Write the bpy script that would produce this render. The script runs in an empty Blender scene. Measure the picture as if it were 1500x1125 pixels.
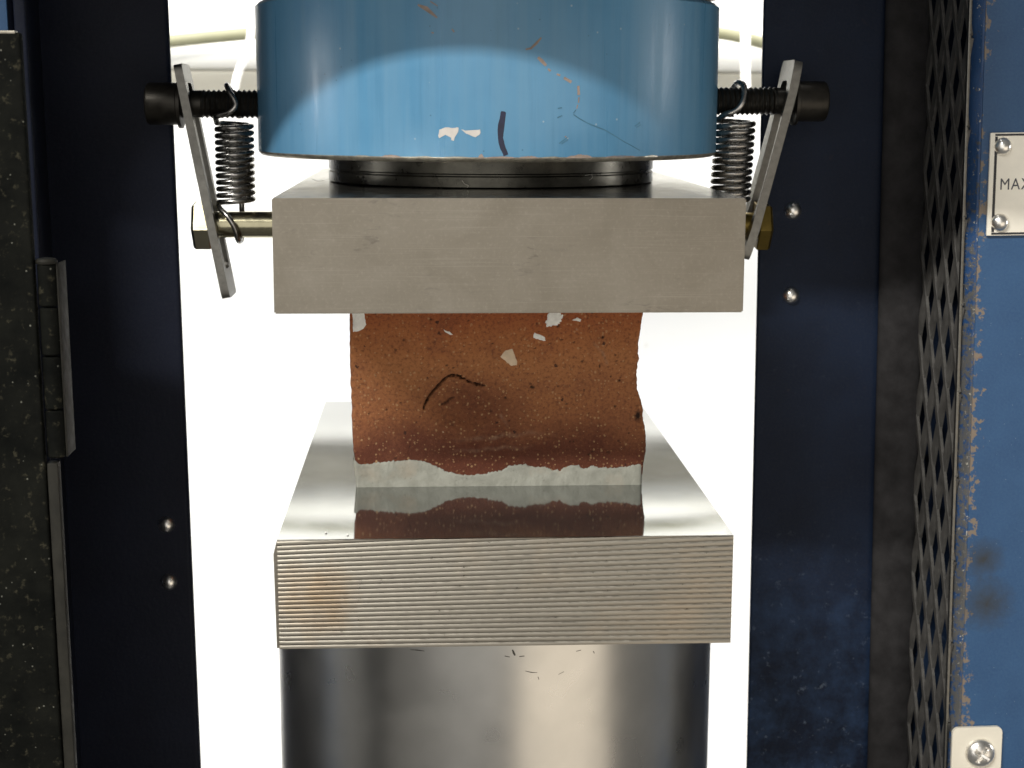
import bpy, bmesh, math, random
from mathutils import Vector, Matrix, noise as mnoise
random.seed(7)
R = math.radians
S = bpy.context.scene
COL = S.collection

# ------------------------------------------------------------------ camera
cd = bpy.data.cameras.new('camera'); cam = bpy.data.objects.new('camera', cd); COL.objects.link(cam)
S.camera = cam
cd.sensor_width = 36.0; cd.lens = 2290 / 1500 * 36; cd.clip_start = 0.01; cd.clip_end = 50
CYAW, CPITCH, CROLL = R(3.007), R(10.056), R(0.208)
fw = Vector((math.sin(CYAW) * math.cos(CPITCH), math.cos(CYAW) * math.cos(CPITCH), -math.sin(CPITCH)))
rt = Vector((math.cos(CYAW), -math.sin(CYAW), 0)); up = rt.cross(fw)
r2 = rt * math.cos(CROLL) + up * math.sin(CROLL); u2 = up * math.cos(CROLL) - rt * math.sin(CROLL)
cam.matrix_world = Matrix(((r2.x, u2.x, -fw.x, -0.02293), (r2.y, u2.y, -fw.y, -0.46198), (r2.z, u2.z, -fw.z, 0.1299), (0, 0, 0, 1)))
cd.dof.use_dof = True; cd.dof.focus_distance = 0.50; cd.dof.aperture_fstop = 26

# ------------------------------------------------------------------ room light (indoor: fluorescent tubes plus added fill lights)
W = bpy.data.worlds.new('World'); S.world = W; W.use_nodes = True
bg = W.node_tree.nodes['Background']; bg.inputs['Color'].default_value = (1.0, 0.965, 0.90, 1); bg.inputs['Strength'].default_value = 0.15

def lamp(name, loc, target, sx, sy, power, col, xdir=None):
    l = bpy.data.lights.new(name, 'AREA'); l.shape = 'RECTANGLE'; l.size = sx; l.size_y = sy; l.energy = power; l.color = col
    o = bpy.data.objects.new(name, l); COL.objects.link(o)
    z = (Vector(loc) - Vector(target)).normalized()
    x = Vector(xdir or (1, 0, 0)); x = (x - z * x.dot(z)).normalized(); y = z.cross(x)
    o.matrix_world = Matrix(((x.x, y.x, z.x, loc[0]), (x.y, y.y, z.y, loc[1]), (x.z, y.z, z.z, loc[2]), (0, 0, 0, 1)))
    return o
lamp('ceiling_tube_light', (-1.3, -1.9, 1.81), (0, 0.03, 0.08), 1.2, 0.09, 88, (1, 0.97, 0.90), (1, -0.135, 0))
lamp('rear_ceiling_light', (0.0, 0.30, 1.25), (0.0, 0.80, -0.1), 2.0, 0.4, 42, (1, 0.98, 0.94))
lamp('rear_side_fill', (-1.15, 0.40, 0.15), (0.0, 0.80, -0.15), 0.5, 0.9, 26, (1, 0.98, 0.94))  # added fill, no fixture here: evens out the white wall
lamp('rear_side_fill', (1.15, 0.40, 0.25), (0.0, 0.80, -0.05), 0.5, 0.9, 24, (1, 0.98, 0.94))  # added partner on the right, also only brightens the wall
lamp('room_fill', (-0.42, -2.05, 0.20), (0.0, 0.05, 0.05), 1.75, 1.7, 10.5, (1, 0.965, 0.90))  # added soft panel standing in for light from the room in front
lamp('warm_room_fill', (1.05, -1.6, -0.62), (0.0, 0.05, -0.05), 1.6, 1.2, 7.0, (1, 0.87, 0.70))  # added low panel, gives the warm band reflected in the ram

S.view_settings.view_transform = 'Standard'; S.view_settings.look = 'None'
S.view_settings.exposure = 0.0; S.view_settings.gamma = 1.0
S.cycles.max_bounces = 10; S.cycles.use_denoising = True

# ------------------------------------------------------------------ node helpers
class Mat:
    def __init__(s, name, base=(.5, .5, .5), rough=.5, metal=0.0, spec=0.5, coat=0.0, coatr=.2):
        s.m = bpy.data.materials.new(name); s.m.use_nodes = True; s.t = s.m.node_tree
        s.b = s.t.nodes['Principled BSDF']
        s.b.inputs['Base Color'].default_value = (*base, 1); s.b.inputs['Roughness'].default_value = rough
        s.b.inputs['Metallic'].default_value = metal; s.b.inputs['Specular IOR Level'].default_value = spec
        s.b.inputs['Coat Weight'].default_value = coat; s.b.inputs['Coat Roughness'].default_value = coatr
        s.co = s.t.nodes.new('ShaderNodeTexCoord').outputs['Object']
    def put(s, sock, v):
        if hasattr(v, 'is_output'): s.t.links.new(v, sock)
        elif isinstance(v, (tuple, list)): sock.default_value = (*v, 1) if len(v) == 3 and sock.type == 'RGBA' else v
        else: sock.default_value = v
    def to(s, inp, v): s.put(s.b.inputs[inp], v)
    def map(s, scale=(1, 1, 1), loc=(0, 0, 0), rot=(0, 0, 0)):
        n = s.t.nodes.new('ShaderNodeMapping'); s.t.links.new(s.co, n.inputs[0])
        n.inputs['Scale'].default_value = scale; n.inputs['Location'].default_value = loc; n.inputs['Rotation'].default_value = rot
        return n.outputs[0]
    def noise(s, scale, detail=4, rough=.55, vec=None, dist=0.0):
        n = s.t.nodes.new('ShaderNodeTexNoise'); s.t.links.new(vec or s.co, n.inputs['Vector'])
        n.inputs['Scale'].default_value = scale; n.inputs['Detail'].default_value = detail
        n.inputs['Roughness'].default_value = rough; n.inputs['Distortion'].default_value = dist
        return n.outputs['Fac']
    def vor(s, scale, vec=None, out='Distance', feature='F1', rnd=1.0):
        n = s.t.nodes.new('ShaderNodeTexVoronoi'); s.t.links.new(vec or s.co, n.inputs['Vector']); n.feature = feature
        n.inputs['Scale'].default_value = scale; n.inputs['Randomness'].default_value = rnd
        return n.outputs[out]
    def ramp(s, fac, stops, interp='LINEAR'):
        n = s.t.nodes.new('ShaderNodeValToRGB'); s.t.links.new(fac, n.inputs[0]); n.color_ramp.interpolation = interp
        e = n.color_ramp.elements
        while len(e) < len(stops): e.new(.5)
        for el, (p, c) in zip(e, stops):
            el.position = p; el.color = (c, c, c, 1) if isinstance(c, (int, float)) else (*c, 1)
        return n.outputs['Color']
    def mix(s, fac, a, b, mode='MIX'):
        n = s.t.nodes.new('ShaderNodeMix'); n.data_type = 'RGBA'; n.blend_type = mode
        s.put(n.inputs['Factor'], fac); s.put(n.inputs['A'], a); s.put(n.inputs['B'], b)
        return n.outputs['Result']
    def math(s, op, a, b=0.0, clamp=False):
        n = s.t.nodes.new('ShaderNodeMath'); n.operation = op; n.use_clamp = clamp
        s.put(n.inputs[0], a); s.put(n.inputs[1], b); return n.outputs[0]
    def xyz(s, vec=None):
        n = s.t.nodes.new('ShaderNodeSeparateXYZ'); s.t.links.new(vec or s.co, n.inputs[0]); return n.outputs
    def attr(s, name):
        n = s.t.nodes.new('ShaderNodeAttribute'); n.attribute_name = name; return n.outputs['Fac']
    def bump(s, h, strength=.3, dist=.0005):
        n = s.t.nodes.new('ShaderNodeBump'); n.inputs['Strength'].default_value = strength; n.inputs['Distance'].default_value = dist
        s.t.links.new(h, n.inputs['Height']); s.t.links.new(n.outputs[0], s.b.inputs['Normal'])
    def spot(s, x, z, rad, soft, wob=.35, scale=250):
        """soft-edged round stain at local (x, z), metres"""
        o = s.xyz(); dx = s.math('SUBTRACT', o[0], x); dz = s.math('SUBTRACT', o[2], z)
        d = s.math('SQRT', s.math('ADD', s.math('MULTIPLY', dx, dx), s.math('MULTIPLY', dz, dz)))
        d = s.math('ADD', d, s.math('MULTIPLY', s.math('SUBTRACT', s.noise(scale, 3), .5), rad * wob * 2))
        return s.ramp(s.math('DIVIDE', d, rad), [(max(0, 1 - soft) * .5, 1.0), (.5 + soft * .5, 0.0)])

# ------------------------------------------------------------------ materials
def blue_head_paint():
    k = Mat('pale_blue_enamel', rough=.34, spec=.5)
    c = k.ramp(k.noise(45, 5), [(.3, (.088, .25, .425)), (.7, (.108, .288, .475))])
    st = k.noise(1, 4, vec=k.map((260, 260, 9)))
    c = k.mix(k.math('MULTIPLY', k.ramp(st, [(.45, 0.0), (.75, 1.0)]), .26), c, (.20, .34, .45))  # pale vertical streaks: glossy sheen painted into the colour
    gr = k.noise(1, 5, .7, vec=k.map((520, 520, 26)))
    c = k.mix(k.math('MULTIPLY', k.ramp(gr, [(.25, 1.0), (.48, 0.0)]), .18), c, (.05, .13, .21))
    c = k.mix(k.ramp(k.vor(210), [(.03, 1.0), (.07, 0.0)]), c, (.06, .16, .26))
    c = k.mix(k.math('MULTIPLY', k.ramp(k.vor(140, vec=k.map(loc=(.3, .1, .7))), [(.03, 1.0), (.06, 0.0)]), .5), c, (.5, .55, .58))
    k.to('Base Color', c)
    k.to('Roughness', k.ramp(st, [(.3, .24), (.75, .50)]))
    k.bump(k.mix(.5, k.noise(700, 4), st), .16, .0004)
    return k.m
def cabinet_blue(name, edge_x, sgn, stains=(), wear=0.0):
    k = Mat(name, rough=.45, spec=.4)
    c = k.ramp(k.noise(60, 5), [(.3, (.020, .066, .165)), (.7, (.027, .084, .197))])
    c = k.mix(k.math('MULTIPLY', k.ramp(k.noise(1100, 4, .7), [(.4, 0.0), (.7, 1.0)]), .4), c, (.05, .12, .22))
    o = k.xyz()
    d = k.math('MULTIPLY', k.math('SUBTRACT', o[0], edge_x), sgn)
    v = k.math('SUBTRACT', k.noise(190, 6, .7), k.math('MULTIPLY', d, 30.0))
    lowz = k.math('MULTIPLY', k.ramp(k.noise(14, 2), [(.35, 0.0), (.65, 1.0)]), .13)
    v = k.math('ADD', k.math('ADD', v, lowz), wear)
    c = k.mix(k.ramp(v, [(.50, 0.0), (.53, 1.0)]), c, (.20, .16, .125))
    rust = k.ramp(k.noise(120, 5, .65, vec=k.map(loc=(.5, .2, .9))), [(.685, 0.0), (.72, 1.0)])
    c = k.mix(k.math('MULTIPLY', rust, .8), c, (.17, .10, .075))
    pale = k.ramp(k.vor(330), [(.035, 1.0), (.07, 0.0)])
    c = k.mix(k.math('MULTIPLY', pale, .35), c, (.35, .42, .48))
    for (x, z, r) in stains:
        c = k.mix(k.math('MULTIPLY', k.spot(x, z, r, 1.0, .3, 400), .95), c, (.030, .034, .038))
    k.to('Base Color', c); k.bump(k.noise(700, 3), .15, .0004)
    return k.m
def worn_edge():
    k = Mat('chipped_blue_edge', rough=.5, spec=.4)
    n = k.noise(420, 6, .75)
    big = k.ramp(k.xyz()[2], [(0, 0), (1, 1)])
    z = k.math('MULTIPLY', k.math('SUBTRACT', .07, k.xyz()[2]), 1.6)
    z = k.math('MINIMUM', k.math('MAXIMUM', z, -.06), .09)
    c = k.mix(k.ramp(k.math('ADD', n, z), [(.53, 0.0), (.58, 1.0)]), (.02, .06, .16), (.085, .085, .085))
    c = k.mix(k.ramp(k.noise(650, 5, .7, vec=k.map(loc=(3, 1, 2))), [(.62, 0.0), (.66, 1.0)]), c, (.42, .40, .34))
    k.to('Base Color', c); k.to('Roughness', k.ramp(n, [(.4, .35), (.6, .65)])); k.bump(n, .4, .0006)
    return k.m
def navy(name='dark_navy_paint', base=(.0085, .0115, .024), chips=0.0):
    k = Mat(name, base, rough=.5, spec=.14)
    c = k.ramp(k.noise(30, 5), [(.3, tuple(v * .8 for v in base)), (.7, tuple(v * 1.25 for v in base))])
    c = k.mix(k.math('MULTIPLY', k.ramp(k.noise(1100, 3, .7), [(.45, 0.0), (.75, 1.0)]), .45), c, (.022, .025, .034))
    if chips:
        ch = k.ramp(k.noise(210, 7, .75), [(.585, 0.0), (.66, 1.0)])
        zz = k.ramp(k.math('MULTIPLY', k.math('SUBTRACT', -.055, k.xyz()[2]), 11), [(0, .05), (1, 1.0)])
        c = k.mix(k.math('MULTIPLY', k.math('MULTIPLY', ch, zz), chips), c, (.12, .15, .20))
        lit_patch = k.ramp(k.noise(45, 6, .7, vec=k.map(loc=(.4, .7, .1))), [(.42, 0.0), (.66, 1.0)])
        c = k.mix(k.math('MULTIPLY', k.math('MULTIPLY', lit_patch, zz), .8), c, (.030, .062, .135))  # light falling low on the column, painted as lighter blue; chips are wear
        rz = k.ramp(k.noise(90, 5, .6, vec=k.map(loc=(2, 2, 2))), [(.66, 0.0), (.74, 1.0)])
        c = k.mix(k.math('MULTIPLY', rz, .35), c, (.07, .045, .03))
    k.to('Base Color', c); k.bump(k.noise(500, 4), .2, .0005)
    return k.m
def door_plate():
    k = Mat('grimy_dark_steel', rough=.75, spec=.06)
    c = k.ramp(k.noise(55, 6, .65), [(.35, (.0025, .003, .0028)), (.7, (.010, .0105, .0085))])
    c = k.mix(k.ramp(k.noise(330, 6, .7), [(.57, 0.0), (.66, .7)]), c, (.050, .046, .031))
    c = k.mix(k.ramp(k.vor(300), [(.05, .7), (.10, 0.0)]), c, (.20, .20, .17))
    k.to('Base Color', c); k.bump(k.noise(350, 5), .3, .0006)
    return k.m
def ground_steel():
    k = Mat('ground_steel', metal=1.0, rough=.42)
    n1 = k.noise(48, 6, .62, dist=.6); n2 = k.noise(850, 4, .75)
    c = k.ramp(n1, [(.3, (.215, .193, .157)), (.5, (.245, .221, .183)), (.72, (.27, .246, .207))])
    c = k.mix(k.ramp(n2, [(.3, .28), (.52, 0.0)]), c, (.20, .185, .155))
    c = k.mix(k.ramp(n2, [(.54, 0.0), (.72, .25)]), c, (.45, .425, .38))
    sc = k.ramp(k.noise(1, 5, .6, vec=k.map((120, 120, 420), rot=(0, .9, 0)), dist=1.5), [(.57, 0.0), (.68, .8)])
    pa = k.ramp(k.noise(34, 2, vec=k.map(loc=(.012, 0, .02))), [(.50, 0.0), (.62, 1.0)])
    c = k.mix(k.math('MULTIPLY', sc, pa), c, (.14, .125, .11))
    k.to('Base Color', c); li = k.noise(1, 4, .6, vec=k.map((30, 30, 2600)))
    c = k.mix(k.ramp(li, [(.55, 0.0), (.75, .3)]), c, (.42, .39, .34)); k.to('Base Color', c)
    k.to('Roughness', k.ramp(n2, [(.3, .36), (.7, .44)]))
    k.bump(k.mix(.5, n2, li), .09, .0002)
    return k.m
def polished_steel():
    k = Mat('polished_steel', metal=.93, rough=.07)
    n1 = k.noise(26, 5, .6); n2 = k.noise(1, 4, vec=k.map((900, 60, 60)))
    c = k.ramp(n1, [(.3, (.34, .35, .345)), (.7, (.395, .405, .40))])
    c = k.mix(k.ramp(k.noise(480, 4, .7), [(.70, 0.0), (.76, .4)]), c, (.30, .28, .26))
    k.to('Base Color', c); k.to('Roughness', k.ramp(n1, [(.3, .045), (.7, .085)]))
    return k.m
def satin_top():
    k = Mat('satin_steel', metal=1.0, rough=.25)
    n = k.noise(150, 6, .7)
    c = k.ramp(n, [(.3, (.50, .49, .46)), (.7, (.60, .59, .56))])
    c = k.mix(k.ramp(k.noise(500, 5, .7), [(.62, 0.0), (.70, .5)]), c, (.75, .74, .70))
    k.to('Base Color', c); k.to('Roughness', k.ramp(n, [(.3, .12), (.7, .26)]))
    return k.m
def grooved_steel():
    k = Mat('grooved_steel', metal=1.0, rough=.34)
    n = k.noise(30, 5, .6); st = k.noise(1, 5, .65, vec=k.map((14, 60, 900)))
    c = k.ramp(st, [(.3, (.26, .24, .205)), (.7, (.36, .335, .29))])
    c = k.mix(k.math('MULTIPLY', k.spot(-.059, .0165, .014, 1.0, .7, 90), .75), c, (.26, .165, .08))
    c = k.mix(k.math('MULTIPLY', k.ramp(n, [(.5, 0.0), (.7, 1.0)]), .4), c, (.42, .34, .25))
    k.to('Base Color', c); k.to('Roughness', k.ramp(k.noise(500, 4), [(.3, .27), (.7, .45)]))
    k.bump(k.noise(900, 3), .08, .0001)
    return k.m
def ram_steel():
    k = Mat('turned_steel', metal=1.0, rough=.2)
    st = k.noise(1, 4, .6, vec=k.map((25, 25, 1500)))
    c = k.ramp(k.noise(35, 5), [(.3, (.54, .53, .50)), (.7, (.63, .615, .585))])
    k.to('Base Color', c); k.to('Roughness', k.ramp(k.noise(60, 3), [(.3, .27), (.7, .32)]))
    return k.m
def brick_clay():
    k = Mat('fired_clay', rough=.85, spec=.2)
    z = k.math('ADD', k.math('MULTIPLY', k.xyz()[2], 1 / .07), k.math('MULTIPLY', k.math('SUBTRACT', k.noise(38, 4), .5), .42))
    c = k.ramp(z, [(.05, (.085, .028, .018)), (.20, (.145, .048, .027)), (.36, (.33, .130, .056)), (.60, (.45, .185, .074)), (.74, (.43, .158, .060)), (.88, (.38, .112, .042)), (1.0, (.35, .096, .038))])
    blot = k.noise(75, 5, .6)
    c = k.mix(k.ramp(blot, [(.5, 0.0), (.72, .6)]), c, (.22, .085, .046))
    c = k.mix(k.math('MULTIPLY', k.attr('red'), .75), c, (.13, .041, .023))
    c = k.mix(k.math('MULTIPLY', k.math('MULTIPLY', k.attr('pale'), k.ramp(k.noise(220, 5), [(.4, .2), (.65, 1)])), .85), c, (.36, .24, .165))
    gr = k.noise(900, 4, .7)
    c = k.mix(k.ramp(gr, [(.3, .7), (.52, 0.0)]), c, (.10, .038, .024))
    c = k.mix(k.ramp(gr, [(.58, 0.0), (.75, .4)]), c, (.48, .25, .11))
    wob = k.math('MULTIPLY', k.math('SUBTRACT', k.noise(1700, 3, .7), .5), .55)
    rag = lambda d: k.math('ADD', d, wob)
    patchy = k.ramp(k.noise(60, 4), [(.38, .25), (.62, 1.0)])
    rnd = k.xyz(k.vor(430, out='Color'))[0]
    sp = k.math('LESS_THAN', rag(k.vor(430)), k.math('MULTIPLY', k.math('SUBTRACT', rnd, .5), .38))
    c = k.mix(k.math('MULTIPLY', k.math('MULTIPLY', sp, patchy), .42), c, (.46, .29, .16))
    v4 = k.map(loc=(.17, .41, .23)); rnd4 = k.xyz(k.vor(820, vec=v4, out='Color'))[0]
    sp4 = k.math('LESS_THAN', rag(k.vor(820, vec=v4)), k.math('MULTIPLY', k.math('SUBTRACT', rnd4, .35), .55))
    c = k.mix(k.math('MULTIPLY', sp4, .38), c, (.62, .42, .22))
    v2 = k.map(loc=(.37, .11, .53)); rnd2 = k.xyz(k.vor(210, vec=v2, out='Color'))[1]
    sp2 = k.math('LESS_THAN', rag(k.vor(210, vec=v2)), k.math('MULTIPLY', k.math('SUBTRACT', rnd2, .80), .55))
    c = k.mix(k.math('MULTIPLY', k.math('MULTIPLY', sp2, patchy), .65), c, (.60, .46, .32))
    v3 = k.map(loc=(.7, .9, .2)); rnd3 = k.xyz(k.vor(260, vec=v3, out='Color'))[2]
    sp3 = k.math('LESS_THAN', rag(k.vor(260, vec=v3)), k.math('MULTIPLY', k.math('SUBTRACT', rnd3, .74), .7))
    c = k.mix(k.math('MULTIPLY', sp3, .85), c, (.045, .022, .018))
    c = k.mix(k.attr('pit'), c, (.035, .018, .014))  # shade inside crack and pits painted into the colour, over the carved depth
    k.to('Base Color', c)
    k.bump(k.mix(.5, gr, k.noise(330, 6, .7)), .95, .0013)
    return k.m
def plaster():
    k = Mat('gypsum', rough=.8, spec=.2)
    c = k.ramp(k.noise(140, 6, .65), [(.3, (.25, .25, .215)), (.7, (.37, .37, .325))])
    c = k.mix(k.ramp(k.noise(520, 6, .75), [(.62, 0.0), (.70, .75)]), c, (.13, .115, .095))
    c = k.mix(k.ramp(k.noise(60, 4, vec=k.map(loc=(1, 2, 3))), [(.58, 0.0), (.72, .35)]), c, (.45, .36, .27))
    k.to('Base Color', c); k.bump(k.noise(380, 6, .7), .5, .0008)
    return k.m
def plain(name, base, rough=.5, metal=0.0, var=.25, scale=200, spec=.5):
    k = Mat(name, base, rough, metal, spec)
    c = k.ramp(k.noise(scale, 5, .65), [(.3, tuple(v * (1 - var) for v in base)), (.7, tuple(min(1, v * (1 + var)) for v in base))])
    k.to('Base Color', c); k.to('Roughness', k.ramp(k.noise(scale * 2, 3), [(.3, max(.02, rough * .85)), (.7, min(1, rough * 1.15))]))
    return k.m
def wall_paint():
    k = Mat('white_wall_paint', rough=.7, spec=.2)
    c = k.ramp(k.noise(5, 4), [(.3, (.83, .83, .81)), (.7, (.87, .87, .855))])
    v = k.vor(38); rnd = k.xyz(k.vor(38, out='Color'))[0]
    sp = k.math('LESS_THAN', k.math('ADD', v, k.math('MULTIPLY', k.math('SUBTRACT', k.noise(300, 4), .5), .12)), k.math('MULTIPLY', k.math('SUBTRACT', rnd, .55), .28))
    c = k.mix(k.math('MULTIPLY', sp, .22), c, (.55, .53, .46))
    k.to('Base Color', c); k.bump(k.noise(40, 4), .1, .001)
    return k.m

M = dict(head=blue_head_paint(), edge=worn_edge(), navy=navy(), navy_chip_lit=navy('scuffed_navy_lit_low', (.0062, .012, .029), .9),
         door=door_plate(), ground=ground_steel(), polish=polished_steel(), satin=satin_top(), groove=grooved_steel(), ram=ram_steel(),
         clay=brick_clay(), plaster=plaster(), wall=wall_paint(),
         spring=plain('spring_steel', (.36, .35, .335), .27, 1.0), oxide=plain('black_oxide_steel', (.035, .032, .027), .4, .7, .35),
         zinc=plain('yellow_zinc', (.40, .37, .255), .22, 1.0, .12), brass=plain('yellow_passivated_zinc', (.24, .17, .045), .38, 1.0, .15),
         strap=plain('sheared_steel', (.19, .185, .17), .42, 1.0, .2, 500), rivet=plain('bright_rivet', (.88, .86, .82), .3, 1.0, .1),
         disc=plain('dark_tool_steel', (.075, .072, .062), .3, 1.0, .4, 160), bare=plain('bare_rim_steel', (.42, .39, .33), .4, .8, .4, 300),
         chip=plain('primer_grey', (.55, .52, .49), .6, 0, .1), rustchip=plain('primer_rust', (.30, .235, .20), .7, 0, .3, 400), pit=plain('scratch_teal', (.065, .18, .27), .5, 0, .3),
         ink=plain('marker_ink', (.012, .014, .04), .45, 0, .4, 600), mark=plain('scuff_dark', (.10, .095, .085), .5, .6, .4, 500),
         black=plain('black_guard_paint', (.075, .072, .068), .42, 0, .4, 150), hingem=plain('worn_hinge_steel', (.019, .018, .0145), .6, 0, .4, 200, .2), pipe_shade=plain('beige_pipe_shade', (.27, .255, .21), .5, 0, .04, 20), dark_inside=plain('dark_inside_black', (.003, .003, .004), .7), greypost=plain('grey_guard_paint', (.026, .025, .026), .85, 0, .4, 120, .1),
         plate=plain('anodised_cream', (.90, .86, .76), .5, 0, .05, 120), border=plain('plate_black', (.02, .02, .025), .4), ptext=plain('plate_print', (.07, .07, .08), .5),
         bracket=plain('cream_zinc', (.78, .74, .64), .4, .15, .06, 90), pebble=plain('pale_stone', (.72, .56, .40), .7, 0, .12, 250),
         white=plain('white_enamel', (.80, .79, .74), .35, 0, .03, 20), cream=plain('cream_conduit', (.24, .235, .145), .5, 0, .06, 40), cord=plain('white_cord', (.80, .79, .76), .5, 0, .04, 40),
         pit_dark=plain('pore_dark', (.03, .018, .015), .9), lint=plain('pale_lint', (.6, .58, .54), .8))
M['panel'] = cabinet_blue('cabinet_blue_enamel', 0.004, 1, [(0.0105, -.0608, .0090), (.0122, -.0776, .0118)], -.035)
M['cabl'] = cabinet_blue('cabinet_blue_left', -0.004, -1, (), -.3)

# ------------------------------------------------------------------ mesh helpers
def finish(bm, name, mats, parent=None, smooth=None, loc=None, bev=0.0, seg=2):
    if bev:
        bmesh.ops.bevel(bm, geom=list(bm.edges), offset=bev, segments=seg, profile=.6, affect='EDGES', clamp_overlap=True)
    bmesh.ops.recalc_face_normals(bm, faces=list(bm.faces))
    me = bpy.data.meshes.new(name); bm.to_mesh(me); bm.free()
    for m in (mats if isinstance(mats, (list, tuple)) else [mats]): me.materials.append(m)
    if smooth is not None:
        for p in me.polygons: p.use_smooth = True
        me.set_sharp_from_angle(angle=R(smooth))
    o = bpy.data.objects.new(name, me); COL.objects.link(o)
    if parent: o.parent = parent
    if loc: o.location = loc
    return o
def box(bm, x0, x1, y0, y1, z0, z1):
    r = bmesh.ops.create_cube(bm, size=1.0)['verts']
    for v in r: v.co = Vector((x0 + (v.co.x + .5) * (x1 - x0), y0 + (v.co.y + .5) * (y1 - y0), z0 + (v.co.z + .5) * (z1 - z0)))
    return r
def boxo(name, m, parent, b, bev=.0006, smooth=40, loc=None):
    bm = bmesh.new(); box(bm, *b); return finish(bm, name, m, parent, smooth, loc, bev)
def empty(name, loc, label, cat, group=None, roty=0.0):
    o = bpy.data.objects.new(name, None); COL.objects.link(o); o.location = loc; o.rotation_euler = (0, roty, 0)
    o.empty_display_size = .02; return tag(o, label, cat, group)
def tag(o, label=None, cat=None, group=None, kind=None):
    for k, v in (('label', label), ('category', cat), ('group', group), ('kind', kind)):
        if v: o[k] = v
    return o
def frame_of(axis):
    a = Vector(axis).normalized(); t = Vector((0, 0, 1)) if abs(a.z) < .9 else Vector((1, 0, 0))
    u = a.cross(t).normalized(); return a, u, a.cross(u)
def lathe(bm, prof, axis=(0, 0, 1), org=(0, 0, 0), n=64, mi=None):
    """prof: list of (r, h) along axis; mi: material index per segment"""
    a, u, v = frame_of(axis); org = Vector(org); rings = []
    for r, h in prof:
        if r < 1e-7: rings.append([bm.verts.new(org + a * h)])
        else: rings.append([bm.verts.new(org + a * h + (u * math.cos(2 * math.pi * i / n) + v * math.sin(2 * math.pi * i / n)) * r) for i in range(n)])
    for s in range(len(rings) - 1):
        A, B = rings[s], rings[s + 1]
        for i in range(n):
            j = (i + 1) % n
            if len(A) == 1: f = bm.faces.new((A[0], B[j], B[i]))
            elif len(B) == 1: f = bm.faces.new((A[i], A[j], B[0]))
            else: f = bm.faces.new((A[i], A[j], B[j], B[i]))
            if mi: f.material_index = mi[s]
def catmull(pts, k=8):
    P = [Vector(p) for p in pts]; P = [P[0] * 2 - P[1]] + P + [P[-1] * 2 - P[-2]]; out = []
    for i in range(1, len(P) - 2):
        for j in range(k):
            t = j / k; a, b, c, d = P[i - 1:i + 3]
            out.append(.5 * (2 * b + (c - a) * t + (2 * a - 5 * b + 4 * c - d) * t * t + (3 * b - a - 3 * c + d) * t ** 3))
    out.append(P[-2]); return out
def tube(bm, path, r, n=10):
    t0 = (path[1] - path[0]).normalized(); a, u, v = frame_of(t0); rings = []
    for i, p in enumerate(path):
        t = (path[min(i + 1, len(path) - 1)] - path[max(i - 1, 0)]).normalized()
        u = (u - t * u.dot(t)).normalized(); v = t.cross(u)
        rings.append([bm.verts.new(p + (u * math.cos(2 * math.pi * k / n) + v * math.sin(2 * math.pi * k / n)) * r) for k in range(n)])
    for A, B in zip(rings, rings[1:]):
        for i in range(n): bm.faces.new((A[i], A[(i + 1) % n], B[(i + 1) % n], B[i]))
    bm.faces.new(rings[0][::-1]); bm.faces.new(rings[-1])
def dome(bm, c, axis, r, h, n=28, k=7):
    prof = [(r, -.0004)] + [(r * math.cos(i / k * math.pi / 2), h * math.sin(i / k * math.pi / 2)) for i in range(k)] + [(0, h)]
    lathe(bm, prof, axis, c, n)
def cubic(pts, x):
    if x <= pts[0][0]: return pts[0][1]
    for (a, b), (c, d) in zip(pts, pts[1:]):
        if x <= c: return b + (d - b) * (x - a) / (c - a)
    return pts[-1][1]

# ------------------------------------------------------------------ the setting: wall behind
bm = bmesh.new(); bmesh.ops.create_grid(bm, x_segments=2, y_segments=2, size=1.0)
for v in bm.verts: v.co = Vector((v.co.x * 1.6, 0.80, v.co.y * 1.3))
wl = finish(bm, 'wall', M['wall']); wl['kind'] = 'structure'

bm = bmesh.new(); lathe(bm, [(0, -.9), (.0125, -.9), (.0125, .9), (0, .9)], (1, 0, 0), (0, .715, .1675), 48)
tag(boxo('wall_pipe_shade', M['pipe_shade'], None, (-.9, .9, .705, .76, .1300, .1552), .003), 'beige box painted as the shaded underside of the thick white wall pipe', 'pipe shade')  # added box whose beige stands in for shade under the pipe
tag(finish(bm, 'wall_pipe', M['white'], smooth=40), 'thick white horizontal pipe along the wall behind the press', 'pipe')
bm = bmesh.new(); tube(bm, catmull([(-.34, .692, .150), (-.27, .692, .166), (-.20, .692, .176), (-.10, .692, .184), (.05, .692, .187), (.17, .692, .1845), (.222, .692, .176), (.28, .692, .160), (.34, .692, .138)], 10), .0045, 12)
tag(finish(bm, 'conduit', M['cream'], smooth=60), 'thin cream arched conduit in front of the thick white pipe', 'conduit')
bm = bmesh.new(); tube(bm, catmull([(-.142, .655, .30), (-.144, .655, .21), (-.1475, .655, .172), (-.1555, .655, .153), (-.160, .655, .138), (-.168, .655, .131), (-.185, .655, .129), (-.30, .655, .128)], 8), .0028, 10)
tag(finish(bm, 'bent_cord', M['cord'], smooth=60), 'bent white cord hanging beside the left threaded stud', 'cord')
bm = bmesh.new(); tube(bm, catmull([(.197, .655, .32), (.199, .655, .2), (.2005, .655, .15), (.203, .655, .136), (.212, .655, .131), (.30, .655, .129)], 8), .0034, 10)
tag(finish(bm, 'straight_cord', M['cord'], smooth=60), 'straight pale cord hanging right of the blue press head', 'cord')

# ------------------------------------------------------------------ machine frame
LEAN = R(-0.52); LEANR = R(-1.2)
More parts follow.
